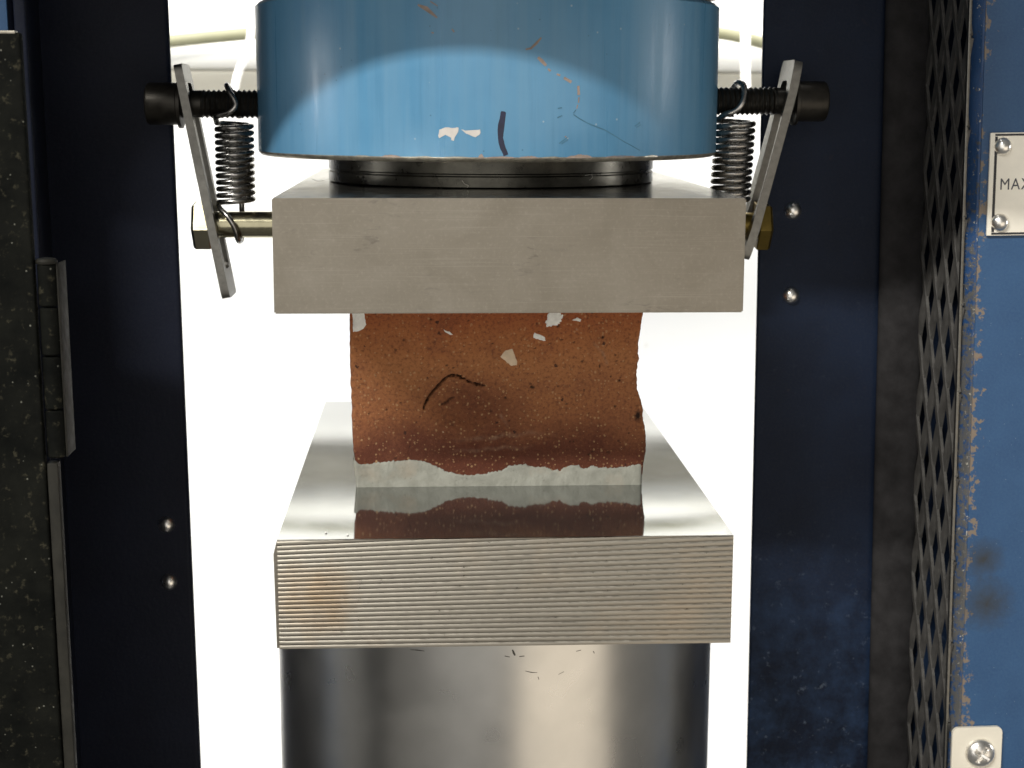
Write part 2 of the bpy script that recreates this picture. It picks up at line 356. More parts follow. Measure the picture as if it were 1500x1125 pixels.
# each column is a box section that narrows towards the wall
def prism(name, pr, m, parent, bev=.0008, z0=-.40, z1=.45):
    bm = bmesh.new()
    A = [bm.verts.new((x, y, z0)) for x, y in pr]; B = [bm.verts.new((x, y, z1)) for x, y in pr]; n = len(pr)
    for i in range(n): bm.faces.new((A[i], A[(i + 1) % n], B[(i + 1) % n], B[i]))
    bm.faces.new(A); bm.faces.new(B[::-1]); return finish(bm, name, m, parent, 40, None, bev, 3)
c = empty('frame_column', (-.115, .12, .03), 'dark navy steel column left of the platens with two low rivets', 'column', 'columns of the press frame', LEAN)
prism('column_body', [(0, 0), (-.026, .13), (-.085, .13), (-.085, 0)], M['navy'], c, .0022)
prism('side_flange', [(-.046, -.0006), (-.050, -.0006), (-.0435, -.046), (-.0395, -.046)], M['navy'], c)
for z in (-.0569, -.0795):
    bm = bmesh.new(); dome(bm, (-.0092, 0, z), (0, -1, 0), .0031, .0026); finish(bm, 'rivet', M['rivet'], c, 60)
c = empty('frame_column', (.1003, .12, .03), 'dark navy steel column right of the platens with scuffs and a painted lit blue patch low down', 'column', 'columns of the press frame', LEAN)
prism('column_body', [(0, 0), (.033, .13), (.115, .13), (.115, 0)], M['navy_chip_lit'], c, .0022)
for z in (.0618, .0299):
    bm = bmesh.new(); dome(bm, (.0131, 0, z), (0, -1, 0), .0033, .0029); finish(bm, 'rivet', M['rivet'], c, 60)

# overhead crosshead that carries the press head (its front edge throws the shadow on the head)
bm = bmesh.new(); vs = box(bm, -.19, .10, 0, .30, 0, .16)
for v in vs:
    v.co.y = (v.co.y - .05 if v.co.y < .1 else v.co.y) - .135 * v.co.x * (1 if v.co.y < .1 else 0)
tag(finish(bm, 'crosshead', M['navy_chip_lit'], smooth=40, loc=(0, 0, .2074), bev=.001), 'blue crosshead beam above the press head', 'crosshead')

# ------------------------------------------------------------------ press head (blue cylinder)
HC = Vector((-.002, .11, 0)); HR = .082
head = empty('press_head', (HC.x, HC.y, .1128), 'pale blue enamelled cylinder above the upper platen with chips and marker line', 'press head')
Z0 = .1128
bm = bmesh.new()
lathe(bm, [(0, .0006), (HR - .004, .0006), (HR - .0022, 0), (HR - .0012, .0002), (HR - .0003, .0010), (HR, .0016), (HR, .0512), (HR - .0012, .0524), (HR - .003, .0528), (HR - .003, .0545), (HR + .0006, .0551), (HR + .0006, .1), (0, .1)],
      n=160, mi=[1, 1, 1, 1, 1, 0, 0, 0, 1, 1, 0, 0])
finish(bm, 'barrel', [M['head'], M['bare']], head, 35)
def on_head(th, z, off): a = R(th); return Vector(((HR + off) * math.sin(a), -(HR + off) * math.cos(a), z / 1000 - Z0))
def head_patch(name, poly, m, off=.00012, jag=0.0):
    if jag:
        q = []
        for (a, b), (c_, d) in zip(poly, poly[1:] + poly[:1]):
            n = max(1, int(math.hypot((c_ - a) * 1.43, d - b) / .5))
            for i in range(n):
                t = i / n; q.append((a + (c_ - a) * t + random.uniform(-jag, jag) / 1.43, b + (d - b) * t + random.uniform(-jag, jag)))
        poly = q
    bm = bmesh.new()
    fr = [bm.verts.new(on_head(t, z, off)) for t, z in poly]; bk = [bm.verts.new(on_head(t, z, -.0004)) for t, z in poly]
    f = bm.faces.new(fr); n = len(poly)
    for i in range(n): bm.faces.new((fr[i], fr[(i + 1) % n], bk[(i + 1) % n], bk[i]))
    bmesh.ops.triangulate(bm, faces=[f])
    return finish(bm, name, m, head)
def stroke(pts, w, fade=.6):
    L, Rr = [], []
    for i, (t, z) in enumerate(pts):
        a = pts[max(0, i - 1)]; b = pts[min(len(pts) - 1, i + 1)]
        dx, dz = (b[0] - a[0]) * 1.43, b[1] - a[1]; l = math.hypot(dx, dz) or 1
        ww = w * (fade + (1 - fade) * math.sin(math.pi * (i + .5) / len(pts))) * random.uniform(.85, 1.15) / 2
        L.append((t - dz / l * ww / 1.43, z + dx / l * ww)); Rr.append((t + dz / l * ww / 1.43, z - dx / l * ww))
    return L + Rr[::-1]
head_patch('paint_chip', [(-12.89, 121.13), (-12.58, 122.81), (-11.37, 123.44), (-8.38, 123.47), (-8.53, 122.21), (-9.28, 121.79), (-9.43, 119.28), (-10.03, 119.69), (-10.03, 121.16), (-11.68, 121.35), (-12.74, 120.08)], M['chip'], jag=.12)
head_patch('paint_chip', [(-7.79, 122.84), (-5.71, 122.23), (-3.79, 122.87), (-3.64, 121.83), (-4.68, 120.57), (-6.01, 121.19), (-7.19, 122.01)], M['chip'], jag=.12)
head_patch('marker_line', stroke([(1.37, 128.4), (1.1, 126.8), (.93, 125.39), (.7, 123.5), (.64, 121.85), (.66, 120.4), (.8, 119.13), (1.25, 117.03), (1.84, 115.1)], 1.9, .8), M['ink'], .0001, .1)
for pts, w in (([(6.06, 147.3), (7.2, 147.6), (8.5, 149.2), (9.49, 150.9)], .9), ([(8.77, 144.92), (9.6, 143.9), (10.6, 142.47)], 1.4), ([(11.0, 141.5), (11.6, 140.8)], .9),
               ([(13.0, 139.9), (13.8, 139.5)], .9), ([(14.64, 138.8), (16.38, 137.5)], 1.2), ([(18.0, 136.4), (18.15, 133.6)], 1.1), ([(18.2, 132.9), (18.1, 131.2)], .6),
               ([(17.9, 130.6), (17.7, 129.4)], .5), ([(-17.3, 160.6), (-15.3, 159.8), (-13.0, 156.7)], .9), ([(-14.5, 161.6), (-12.9, 160.2)], .5), ([(-14.3, 152.3), (-13.8, 152.1)], .6),
               ([(-9.8, 153.3), (-9.3, 152.4)], .6), ([(15.0, 120.9), (15.6, 120.3)], .5)):
    head_patch('paint_chip', stroke(pts, w * .85, .4), M['rustchip'], .00006)
for a0, a1, hh in ((-4.2, -2.9, 1.5), (15.5, 21.5, 1.1), (4.8, 8.8, .6), (-26, -21.5, .8), (-12, -6, .35), (-2.2, 3.6, .5), (10, 14, .35), (-33, -29, .4), (25, 33, .5), (36, 40, .4), (-19, -14, .3)):
    nk = max(5, int((a1 - a0) * 3)); top = [(a0 + (a1 - a0) * i / nk, 114.35 + hh * max(0.0, math.sin(math.pi * i / nk)) ** .6 * (.55 + .9 * abs(mnoise.noise(Vector((a0 * 3.1 + i * .45, 1, 0)))))) for i in range(nk + 1)]
    head_patch('paint_chip', [(a0, 114.1)] + top + [(a1, 114.1)], M['rustchip'] if hh > .45 else M['bare'])
for pts, w in (([(17.5, 129.0), (16.9, 128.0)], .4), ([(16.9, 127.6), (18.4, 126.3), (20.23, 125.01)], .45), ([(20.2, 125.0), (22.4, 123.9), (24.51, 122.88)], .45), ([(24.5, 122.9), (26.8, 121.3), (29.06, 119.64)], .35), ([(29.06, 119.6), (32, 117.8), (34.39, 116.3)], .3),
               ([(32.85, 124.0), (34.3, 125.2)], .5), ([(33.4, 123.6), (34.6, 124.4)], .4), ([(13.67, 118.7), (15.55, 120.59)], .5), ([(14.2, 118.5), (15.7, 119.9)], .4), ([(13.3, 129.4), (14.2, 129.7)], .5), ([(13.2, 126.6), (14.3, 127.3)], .5)):
    head_patch('scratch', stroke(pts, w * .7, .7), M['pit'])

# ------------------------------------------------------------------ threaded studs (parts of the head)
def stud(sgn, zc, x_in, x_shank, x_head, x_end, hr):
    t = bpy.data.objects.new('threaded_stud', None); COL.objects.link(t); t.parent = head; t.empty_display_size = .01
    loc = Vector((0, .1, zc)) - Vector((HC.x, HC.y, Z0)); t.location = loc
    bm = bmesh.new(); r0, amp, pitch, n, ns = .0043, .0007, .00175, 32, 8
    xs = []; x = x_in
    L = abs(x_shank - x_in); k = int(L / pitch * ns); rings = []
    for i in range(k + 1):
        s = i / ns
        ring = []
        for j in range(n):
            ph = (s - j / n) % 1.0; rr = r0 + amp * (1 - abs(2 * ph - 1)) 
            a = 2 * math.pi * j / n
            ring.append(bm.verts.new((x_in + math.copysign(s * pitch, x_shank - x_in), rr * math.cos(a), rr * math.sin(a))))
        rings.append(ring)
    for A, B in zip(rings, rings[1:]):
        for j in range(n): bm.faces.new((A[j], A[(j + 1) % n], B[(j + 1) % n], B[j]))
    finish(bm, 'thread', M['oxide'], t, 25)
    d = (math.copysign(1, x_shank - x_in), 0, 0); l0 = abs(x_head - x_shank)
    bm = bmesh.new(); lathe(bm, [(0, -.001), (.0047, -.001), (.0047, l0 + .0005), (0, l0 + .0005)], d, (x_shank, 0, 0), 32); finish(bm, 'shank', M['oxide'], t, 40)
    lh = abs(x_end - x_head)
    bm = bmesh.new(); lathe(bm, [(0, 0), (hr - .0004, 0), (hr, .0004), (hr, lh - .0012), (hr - .0004, lh - .0004), (hr - .0012, lh), (.0042, lh), (.0042, lh - .005), (0, lh - .005)], d, (x_head, 0, 0), 48)
    finish(bm, 'cap_head', M['oxide'], t, 35)
    bm = bmesh.new(); lathe(bm, [(.0048, -.0012), (.0085, -.0012), (.0085, 0), (.0048, 0)], d, (x_head, 0, 0), 40); finish(bm, 'washer', M['oxide'], t, 35)
stud(-1, .1305, -.076 - 0, -.1035, -.1107, -.1218, .0073)
stud(1, .1322, .076, .1005, .1078, .1187, .0071)

# ------------------------------------------------------------------ upper platen
UP0, UP1 = .0693, .1034
upl = empty('upper_platen', (0, 0, UP0), 'thick grey ground steel platen pressing on top of the brick', 'platen')
bm = bmesh.new(); box(bm, -.0692, .0708, 0, .227, 0, UP1 - UP0)
bmesh.ops.bevel(bm, geom=list(bm.edges), offset=.0004, segments=2, affect='EDGES')
for f in bm.faces:
    if abs(f.normal.z) > .9: f.material_index = 1
finish(bm, 'platen_block', [M['ground'], M['satin']], upl, 40)
bm = bmesh.new(); lathe(bm, [(0, 0), (.0578, 0), (.0585, .0004), (.0585, .0036), (.0580, .0040), (.0580, .0044), (.0585, .0048), (.0585, .0102), (0, .0102)], n=128)
finish(bm, 'seat_disc', M['disc'], upl, 30, (-.0008, .11, UP1 - UP0 + .0001))
def hexbolt(sgn, x_in, x_head, x_end, zc, m, m2):
    t = bpy.data.objects.new('hex_bolt', None); COL.objects.link(t); t.parent = upl; t.location = (0, .1, zc - UP0); t.empty_display_size = .01
    d = (sgn, 0, 0); l = abs(x_head - x_in)
    bm = bmesh.new(); lathe(bm, [(0, 0), (.0047, 0), (.0047, l + .0003), (0, l + .0003)], d, (x_in, 0, 0), 40); finish(bm, 'shank', m, t, 40)
    lh = abs(x_end - x_head); bm = bmesh.new(); rings = []
    for h, s in ((0, .97), (.0003, 1), (lh - .0010, 1), (lh - .0002, .93), (lh, .86)):
        rings.append([bm.verts.new((x_head + sgn * h, .0092 * s * math.cos(R(60 * i + 8)), .0092 * s * math.sin(R(60 * i + 8)))) for i in range(6)])
    for A, B in zip(rings, rings[1:]):
        for i in range(6): bm.faces.new((A[i], A[(i + 1) % 6], B[(i + 1) % 6], B[i]))
    bm.faces.new(rings[0][::-1]); bm.faces.new(rings[-1])
    finish(bm, 'hex_head', m2, t, 20)
hexbolt(-1, -.0688, -.1005, -.1068, .0883, M['zinc'], M['zinc'])
hexbolt(1, .0704, .0945, .0996, .0879, M['brass'], M['brass'])

# ------------------------------------------------------------------ springs
def spring(ax, z0, z1, coils, rad, wire, hook_top, hook_bot, label):
    bm = bmesh.new(); path = []
    y0 = .1
    for h in hook_bot: path.append(Vector(h))
    path = catmull(path, 10)[:-1] if len(path) > 1 else path
    n = int(coils * 28)
    for i in range(n + 1):
        a = math.pi * 1.0 + 2 * math.pi * coils * i / n
        path.append(Vector((ax[0] + (ax[1] - ax[0]) * i / n + rad * math.cos(a), y0 + rad * math.sin(a), z0 + (z1 - z0) * i / n)))
    path += catmull([path[-1]] + [Vector(h) for h in hook_top], 10)[1:]
    tube(bm, path, wire, 10)
    o = finish(bm, 'tension_spring', M['spring'], smooth=70)
    o.data.transform(Matrix.Translation((-ax[0], -y0, -z0))); o.location = (ax[0], y0, z0)
    return tag(o, label, 'spring', 'tension springs beside the platen')
spring((-.0917, -.0917), .0962, .1240, 12.0, .0060, .00098,
       [(-.0970, .0948, .1262), (-.0925, .0925, .1275), (-.0900, .0925, .1305), (-.0925, .0945, .1352), (-.0938, .1, .1370), (-.0925, .1056, .1340), (-.0905, .1066, .129), (-.0900, .1062, .1255)],
       [(-.0905, .1062, .0962), (-.0905, .1064, .0895), (-.0906, .1045, .0835), (-.0907, .1, .0823), (-.0909, .0955, .0836), (-.0918, .0934, .0880), (-.0942, .0937, .0918), (-.0972, .0965, .0945), (-.0977, .1, .0962)],
       'coil spring left of the upper platen hooked over the zinc bolt')
spring((.0850, .0862), .0965, .1255, 12.0, .0064, .00105,
       [(.0815, .0945, .1275), (.0850, .0925, .1290), (.0872, .0922, .1320), (.0880, .0945, .1370), (.0868, .1, .1387), (.086, .1056, .1360), (.0858, .1066, .130), (.0858, .1062, .1265)],
       [(.0845, .1062, .0962), (.0845, .1064, .0895), (.0846, .1045, .0832), (.0847, .1, .0820), (.0847, .0955, .0833), (.0843, .0934, .0880), (.0825, .0937, .0918), (.0795, .0965, .0948), (.0786, .1, .0965)],
       'dim coil spring between the blue head and the right steel strap')

# ------------------------------------------------------------------ slotted straps
def strap(top, bot, y0, y1, th, s0, s1, sw, label, bow=0.0):
    """flat bar in the y/length plane, stadium slot from s0 to s1 (fractions of length)"""
    T, B = Vector((top[0], 0, top[1])), Vector((bot[0], 0, bot[1])); L = (T - B).length; d = (T - B).normalized(); nrm = Vector((d.z, 0, -d.x))
    w = y1 - y0; yc = (y0 + y1) / 2; n = 64; outer, inner = [], []
    def stadium(a0, a1, hw, cr):
        pts = []
        for i in range(n):
            t = 2 * math.pi * (i + .5) / n; cx, sx = math.cos(t), math.sin(t)
            yy = (abs(cx) ** (2 / cr)) * math.copysign(1, cx) * hw
            ss = (abs(sx) ** (2 / cr)) * math.copysign(1, sx)
            pts.append((yy, (a0 + a1) / 2 + ss * (a1 - a0) / 2))
        return pts
    O = stadium(0, L, w / 2, 16); I = stadium(s0 * L, s1 * L, sw / 2, 6)
    bm = bmesh.new(); rows = []
    for loop, off in ((O, -th / 2), (O, th / 2), (I, th / 2), (I, -th / 2)):
        rows.append([bm.verts.new(B + d * s + nrm * (off + bow * math.sin(math.pi * s / L)) + Vector((0, yc + yy, 0))) for yy, s in loop])
    for a, b in ((0, 1), (1, 2), (2, 3), (3, 0)):
        for i in range(n): bm.faces.new((rows[a][i], rows[a][(i + 1) % n], rows[b][(i + 1) % n], rows[b][i]))
    o = finish(bm, 'slotted_strap', M['strap'], None, 30)
    o.data.transform(Matrix.Translation((-bot[0], -yc, -bot[1]))); o.location = (bot[0], yc, bot[1])
    return tag(o, label, 'strap', 'slotted straps linking head and platen')
strap((-.1094, .1440), (-.0950, .0628), .0905, .1095, .0029, .12, .92, .0112, 'tilted slotted steel strap at the left behind the zinc bolt head')
strap((.1063, .1462), (.0893, .0765), .0900, .1100, .0030, .12, .90, .0112, 'tilted slotted steel strap at the right beside the dark column', .0016)

# ------------------------------------------------------------------ lower platen with ridged front
lpl = empty('lower_platen', (0, 0, -.0345), 'polished steel platen with finely ridged front edge carrying the brick', 'platen')
T = .0345
bm = bmesh.new()
sec = [(-.07, T), (.07, T), (.07, 0), (-.0708, 0), (-.0712, T - .0045), (-.0705, T - .0018)]
fr = [bm.verts.new((x, .0009, z)) for x, z in sec]; bk = [bm.verts.new((x, .227, z)) for x, z in sec]
bm.faces.new(fr); bm.faces.new(bk[::-1])
for i in range(6):
    f = bm.faces.new((fr[i], bk[i], bk[(i + 1) % 6], fr[(i + 1) % 6]))
    if i == 0: f.material_index = 1
finish(bm, 'platen_block', [M['ground'], M['polish']], lpl)
bm = bmesh.new(); nx, per, nl = 90, 7, 25; pitch = T / (nl - .35); grid = []
ridge = [0.0, .00012, .00028, .00036, .00036, .00026, .00008]
prof = [.00002, 0, 0, 0, .00001, .00015, .00034]
def pit_at(x): return T / (22.3 - 1.7 * x / .07)
rows = [(i, k) for i in range(25) for k in range(7)]
nz = len(rows) - 1
for j, (r_, k) in enumerate(rows):
    row = []
    for i in range(nx + 1):
        x = -.0699 + .1398 * i / nx; z = min(T, (r_ + (0, .05, .30, .52, .58, .74, .97)[k]) * pit_at(x) - .0002)
        z = max(0.0, z) if j else 0.0
        y = prof[k] + .00002 * mnoise.noise(Vector((x * 12, r_ * 3.1, 2))) + .000006 * mnoise.noise(Vector((x * 500, z * 500, 0)))
        if j == nz: z = T
        row.append(bm.verts.new((x, y, z)))
    grid.append(row)
for a, b in zip(grid, grid[1:]):
    for i in range(nx):
        if max(a[i].co.z, a[i + 1].co.z) < min(b[i].co.z, b[i + 1].co.z) + 1: bm.faces.new((a[i], a[i + 1], b[i + 1], b[i]))
# close the skin back to the block
edge = [grid[0][i] for i in range(nx + 1)] + [grid[j][nx] for j in range(1, nz + 1)] + [grid[nz][i] for i in range(nx - 1, -1, -1)] + [grid[j][0] for j in range(nz - 1, 0, -1)]
bkv = [bm.verts.new((v.co.x, .0010, min(max(v.co.z, 0), T))) for v in edge]; n = len(edge)
for i in range(n): bm.faces.new((edge[i], edge[(i + 1) % n], bkv[(i + 1) % n], bkv[i]))
finish(bm, 'ridged_front', M['groove'], lpl, 50)

# ------------------------------------------------------------------ ram
ram = empty('ram', (.001, .11, -.0346), 'polished steel cylinder ram under the lower platen', 'ram')
bm = bmesh.new(); RR = .0818
lathe(bm, [(0, 0), (RR - .0008, 0), (RR, -.0008), (RR, -.35), (0, -.35)], n=192); finish(bm, 'cylinder', M['ram'], ram, 30)
def ram_mark(pts, w):
    bm = bmesh.new(); P = stroke(pts, w, .35)
    def at(t, z, o): a = R(t); return Vector(((RR + o) * math.sin(a), -(RR + o) * math.cos(a), z / 1000))
    f = [bm.verts.new(at(t, z, .00005)) for t, z in P]; b = [bm.verts.new(at(t, z, -.0003)) for t, z in P]; n = len(P)
    fc = bm.faces.new(f); [bm.faces.new((f[i], f[(i + 1) % n], b[(i + 1) % n], b[i])) for i in range(n)]
    bmesh.ops.triangulate(bm, faces=[fc]); finish(bm, 'scratch', M['mark'], ram)
for pts, w in (([(8.3, -6.5), (9.6, -5.8), (11, -5.3)], .35), ([(9.3, -3.2), (9.8, -4.6)], .15), ([(1.6, -11.3), (1.9, -12.4), (2.2, -13.3)], .7), ([(-.2, -13.4), (1.0, -13.8)], .3), ([(3.2, -13.7), (4.4, -13.6)], .3),
               ([(4.6, -18.8), (6, -19.4), (7.4, -19.6)], .2), ([(-22.5, -13.0), (-20.8, -12.8), (-19, -12.9)], .25), ([(16.8, -13.4), (18, -13.2)], .2), ([(21.2, -14.2), (21.5, -15)], .3), ([(12.5, -20.8), (13.8, -20)], .15), ([(7.6, -21), (7.8, -22)], .3)):
    ram_mark(pts, w)

# ------------------------------------------------------------------ brick
YF = .067
brk = empty('brick', (0, YF, 0), 'orange brown half brick clamped between the platens on a white plaster bed', 'brick')
Lp = [(4.0, -47.8), (8.0, -48.3), (9.6, -48.9), (12.6, -49.5), (18.4, -49.8), (27.8, -49.9), (41.9, -50.3), (60.4, -50.1), (69.3, -50.0)]
Rp = [(2, 50.2), (7.2, 50.4), (11.4, 50.9), (18.4, 50.9), (23.1, 50.2), (27.8, 50.0), (30.1, 49.3), (33.7, 48.1), (39.5, 47.7), (44.2, 48.4), (48.9, 48.1), (55.9, 49.0), (58.8, 49.3), (60.4, 49.7), (69.3, 49.9)]
crack = [(-25.6, 27.4), (-25.3, 28.5), (-24.1, 31.3), (-20.6, 35.5), (-17.8, 38.4), (-15.5, 39.3), (-13.2, 38.8), (-10.9, 37.4), (-9.0, 36.2), (-6.7, 36.0), (-4.4, 35.4)]
crack2 = [(-18.3, 29.2), (-17.4, 29.5), (-16.9, 30.4), (-15.3, 30.9)]
def seg_d(p, a, b):
    ax, ay = b[0] - a[0], b[1] - a[1]; t = max(0, min(1, ((p[0] - a[0]) * ax + (p[1] - a[1]) * ay) / (ax * ax + ay * ay)))
    return math.hypot(p[0] - a[0] - ax * t, p[1] - a[1] - ay * t)
def pl_d(p, pl): return min(seg_d(p, a, b) for a, b in zip(pl, pl[1:]))
NX, NZ = 240, 165; ZB, ZT = .5, 69.2
bm = bmesh.new(); lay = {k: bm.verts.layers.float.new(k) for k in ('pit', 'red', 'pale')}; G = []
def N(x, z, s, o=0): return mnoise.noise(Vector((x * s, z * s, o)))
pits = [(48.6, 24.5, 1.5, 2.4), (35.1, 42.1, .45, .9), (11.9, 34.8, 1.0, .8), (-22.9, 58.3, .6, .6), (-17.6, 42.6, .5, .35), (-38.5, 27.1, .6, .35), (-44.3, 25.9, .4, .4), (26.9, 58.6, .5, .4), (20.6, 56.1, .7, .4), (36, 52, .7, .7), (-10, 58, .4, .3), (18, 50, .4, .4)]
rr_ = random.Random(5)
for _ in range(46):
    r_ = rr_.uniform(.22, .5); pits.append((rr_.uniform(-47, 46), rr_.uniform(10, 62), r_ * rr_.uniform(.8, 1.8), r_))
for j in range(NZ + 1):
    z = ZB + (ZT - ZB) * j / NZ; row = []
    xl = cubic(Lp, z) - .35 + .22 * N(3, z, .5); xr = cubic(Rp, z) + .25 + .6 * max(0, 1 - abs(z - 14) / 12) + .30 * N(9, z, .55) + .15 * N(4, z, 1.7)
    for i in range(NX + 1):
        x = xl + (xr - xl) * i / NX
        y = .40 * N(x, z, .07) + .18 * N(x, z, .35, 3) + .09 * N(x, z, 1.3, 5) + .05 * N(x, z, 2.4, 6)
        for e, rr in ((x - xl, .8), (xr - x, .8)):
            if e < rr: y += rr - math.sqrt(max(0, rr * rr - (rr - e) ** 2))
        y += 3.2 * max(0, (12 - z) / 12) ** 2 * max(0, min(1, (-x - 10) / 30)) * .6
        pit = 0.0
        wob = .42 * N(x, z, .9, 8) + .3 * N(x, z, 2.1, 9)
        if -29 < x < -1 and 24 < z < 43:
            d = pl_d((x + wob, z + wob), crack); along = 1 if -25 < x < -6 else .6
            w = (.13 + .32 * max(0, N(x, z, .5, 2) + .45)) * along
            g = max(0, 1 - d / (w * 1.7)); y += 2.2 * g * along; pit = max(pit, min(1, 1.5 * max(0, 1 - d / (w * 1.35))))
            d2 = pl_d((x + wob, z + wob), crack2); g2 = max(0, 1 - d2 / .55); y += .9 * g2; pit = max(pit, .9 * g2)
            # the flake under the crack is sunk a little
        ins = max(0, 1 - math.hypot((x + 12) / 13, (z - 29) / 9)) 
        y += 1.7 * min(1, ins * 2.0) * max(0, min(1, (39.5 - z) / 3))
        red = min(1, max(0, 1.35 - math.hypot((x + 7) / 17, (z - 29 + .25 * (x + 7)) / 9.5))) * .9
        red = max(red, min(1, max(0, (14 + 3 * N(x, 3, .12) - z) / 6)))
        pale = max(0, 1 - abs(z - (17.5 + 1.2 * math.sin(x * .12) + 1.0 * N(x, 2, .2))) / 1.1) * max(0, 1 - abs(x - 2) / 20)
        pale = max(pale, max(0, 1 - abs(z - (13.2 + .05 * x + N(x, 5, .2))) / .9) * max(0, 1 - abs(x + 2) / 16))
        pale = max(pale, max(0, 1 - pl_d((x, z), [(33, 50), (36, 47), (37.5, 43)]) / .8) * .8, max(0, 1 - pl_d((x, z), [(1, 25), (3.5, 21)]) / .8))
        for px, pz, rx, rz in pits:
            dd = math.hypot((x - px) / rx, (z - pz) / rz) + .5 * N(x, z, 1.2, 4)
            if dd < 1: y += .7 * (1 - dd); pit = max(pit, min(1, 1.6 * (1 - dd)))
        v = bm.verts.new((x / 1000, y / 1000, z / 1000)); v[lay['pit']] = pit; v[lay['red']] = red; v[lay['pale']] = min(1, pale); row.append(v)
    G.append(row)
for a, b in zip(G, G[1:]):
    for i in range(NX): bm.faces.new((a[i], a[i + 1], b[i + 1], b[i]))
edge = [G[0][i] for i in range(NX + 1)] + [G[j][NX] for j in range(1, NZ + 1)] + [G[NZ][i] for i in range(NX - 1, -1, -1)] + [G[j][0] for j in range(NZ - 1, 0, -1)]
n = len(edge); prev = edge
for dep in (.020, .045, .070, .093):
    cur = [bm.verts.new((v.co.x + (.0005 * N(dep * 900, v.co.z * 1000, .3) - (.0006 if v.co.x > 0 else -.0004)), dep, v.co.z)) for v in edge]
    for i in range(n): bm.faces.new((prev[i], prev[(i + 1) % n], cur[(i + 1) % n], cur[i]))
    prev = cur
bm.faces.new(prev)
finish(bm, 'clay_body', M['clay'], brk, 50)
# plaster bed
Pp = [(-49.4, 9.4), (-47.1, 7.9), (-43, 8.4), (-39.2, 8.6), (-34, 9.2), (-29.9, 9.5), (-26, 9.0), (-24.1, 8.3), (-20.6, 6.7), (-18.3, 5.5), (-13.6, 4.1), (-9.0, 3.9), (-4.4, 4.4), (1.4, 5.6), (2.4, 6.0), (3.8, 7.2), (7.3, 7.4), (9.6, 7.6), (13.1, 6.5), (16.5, 6.7), (18.9, 5.5), (21.6, 5.5), (24.7, 6.9), (28.2, 7.4), (28.9, 6.2), (30.9, 6.0), (32.8, 6.9), (36.3, 6.2), (40.9, 6.0), (44.4, 6.5), (47.9, 7.0), (50.3, 7.4)]
bm = bmesh.new(); nx, nz = 330, 14; G = []
for i in range(nx + 1):
    u = i / nx; col = []
    x0 = -50.0 + 100.5 * u
    zt = cubic(Pp, x0) + .32 * N(x0, 1, .9) + .34 * N(x0, 2, 2.3) + .2 * N(x0, 3, 4.7) + (.9 * max(0, N(x0, 6, 1.1) - .22))
    for j in range(nz + 1):
        z = zt * j / nz
        x = x0 + (max(0, 1 - u * 60) * (.9 - .10 * z) if u < .1 else 0) * 1.0
        e = min(x0 + 50.0, 50.5 - x0); y = -.5 + .22 * N(x, z, .3, 1) + .12 * N(x, z, 1.4, 2) + .06 * N(x, z, 3.0, 4)
        if e < 1.3: y += 1.3 - math.sqrt(max(0, 1.69 - (1.3 - e) ** 2))
        if j == nz: y += .3
        if j == nz - 1: y += .05
        y += 3.2 * max(0, (12 - z) / 12) ** 2 * max(0, min(1, (-x - 10) / 30)) * .6 * (z / 10)
        col.append(bm.verts.new((x / 1000, y / 1000, max(z, .02) / 1000)))
    G.append(col)
for a, b in zip(G, G[1:]):
    for j in range(nz): bm.faces.new((a[j], b[j], b[j + 1], a[j + 1]))
edge = [G[i][0] for i in range(nx + 1)] + [G[nx][j] for j in range(1, nz + 1)] + [G[i][nz] for i in range(nx - 1, -1, -1)] + [G[0][j] for j in range(nz - 1, 0, -1)]
bk = [bm.verts.new((v.co.x, .0935, v.co.z)) for v in edge]; n = len(edge)
for i in range(n): bm.faces.new((edge[i], edge[(i + 1) % n], bk[(i + 1) % n], bk[i]))
bm.faces.new(bk)
finish(bm, 'plaster_bed', M['plaster'], brk, 50)
# plaster smears and a stone inclusion on the face
def blob(name, poly, m, proud, jag=.25, step=.6):
    q = []
    for (a, b), (c_, d) in zip(poly, poly[1:] + poly[:1]):
        n = max(1, int(math.hypot(c_ - a, d - b) / step))
        for i in range(n):
            t = i / n; q.append((a + (c_ - a) * t + random.uniform(-jag, jag), b + (d - b) * t + random.uniform(-jag, jag)))
    cx = sum(p[0] for p in q) / len(q); cz = sum(p[1] for p in q) / len(q); n = len(q)
    bm = bmesh.new()
    rings = []
    for s, y in ((1.0, .9), (1.0, -.25 * proud), (.86, -.8 * proud), (.5, -proud)):
        rings.append([bm.verts.new(((cx + (x - cx) * s) / 1000, (y + .10 * random.uniform(-1, 1) * (s < 1) + .35 * N(cx, cz, .07)) / 1000, (cz + (z - cz) * s) / 1000)) for x, z in q])
    c0 = bm.verts.new((cx / 1000, (-proud + .35 * N(cx, cz, .07)) / 1000, cz / 1000))
    for A, B in zip(rings, rings[1:]):
        for i in range(n): bm.faces.new((A[i], A[(i + 1) % n], B[(i + 1) % n], B[i]))
    for i in range(n): bm.faces.new((rings[-1][i], rings[-1][(i + 1) % n], c0))
    return finish(bm, name, m, brk, 60)
M['smear'] = plain('dry_plaster', (.92, .90, .85), .85, 0, .12, 500)
blob('plaster_smear', [(-49.6, 69), (-46.2, 69), (-45.8, 62), (-45.5, 60.4), (-45.2, 58.3), (-44.8, 56.9), (-45.9, 55.2), (-47.5, 54.5), (-49.4, 54.3)], M['smear'], .35, .12)
blob('plaster_smear', [(16.5, 58.8), (17.9, 61.2), (20.7, 61.5), (22.3, 59.7), (21.6, 57.8), (21.2, 56.9), (19.1, 56.2), (17.2, 55.5), (16.3, 56.4)], M['smear'], .4, .4, .45)
blob('plaster_smear', [(25.4, 58.1), (27.2, 59.0), (28.6, 58.3), (28.2, 57.6), (26.8, 57.8)], M['smear'], .3, .12)
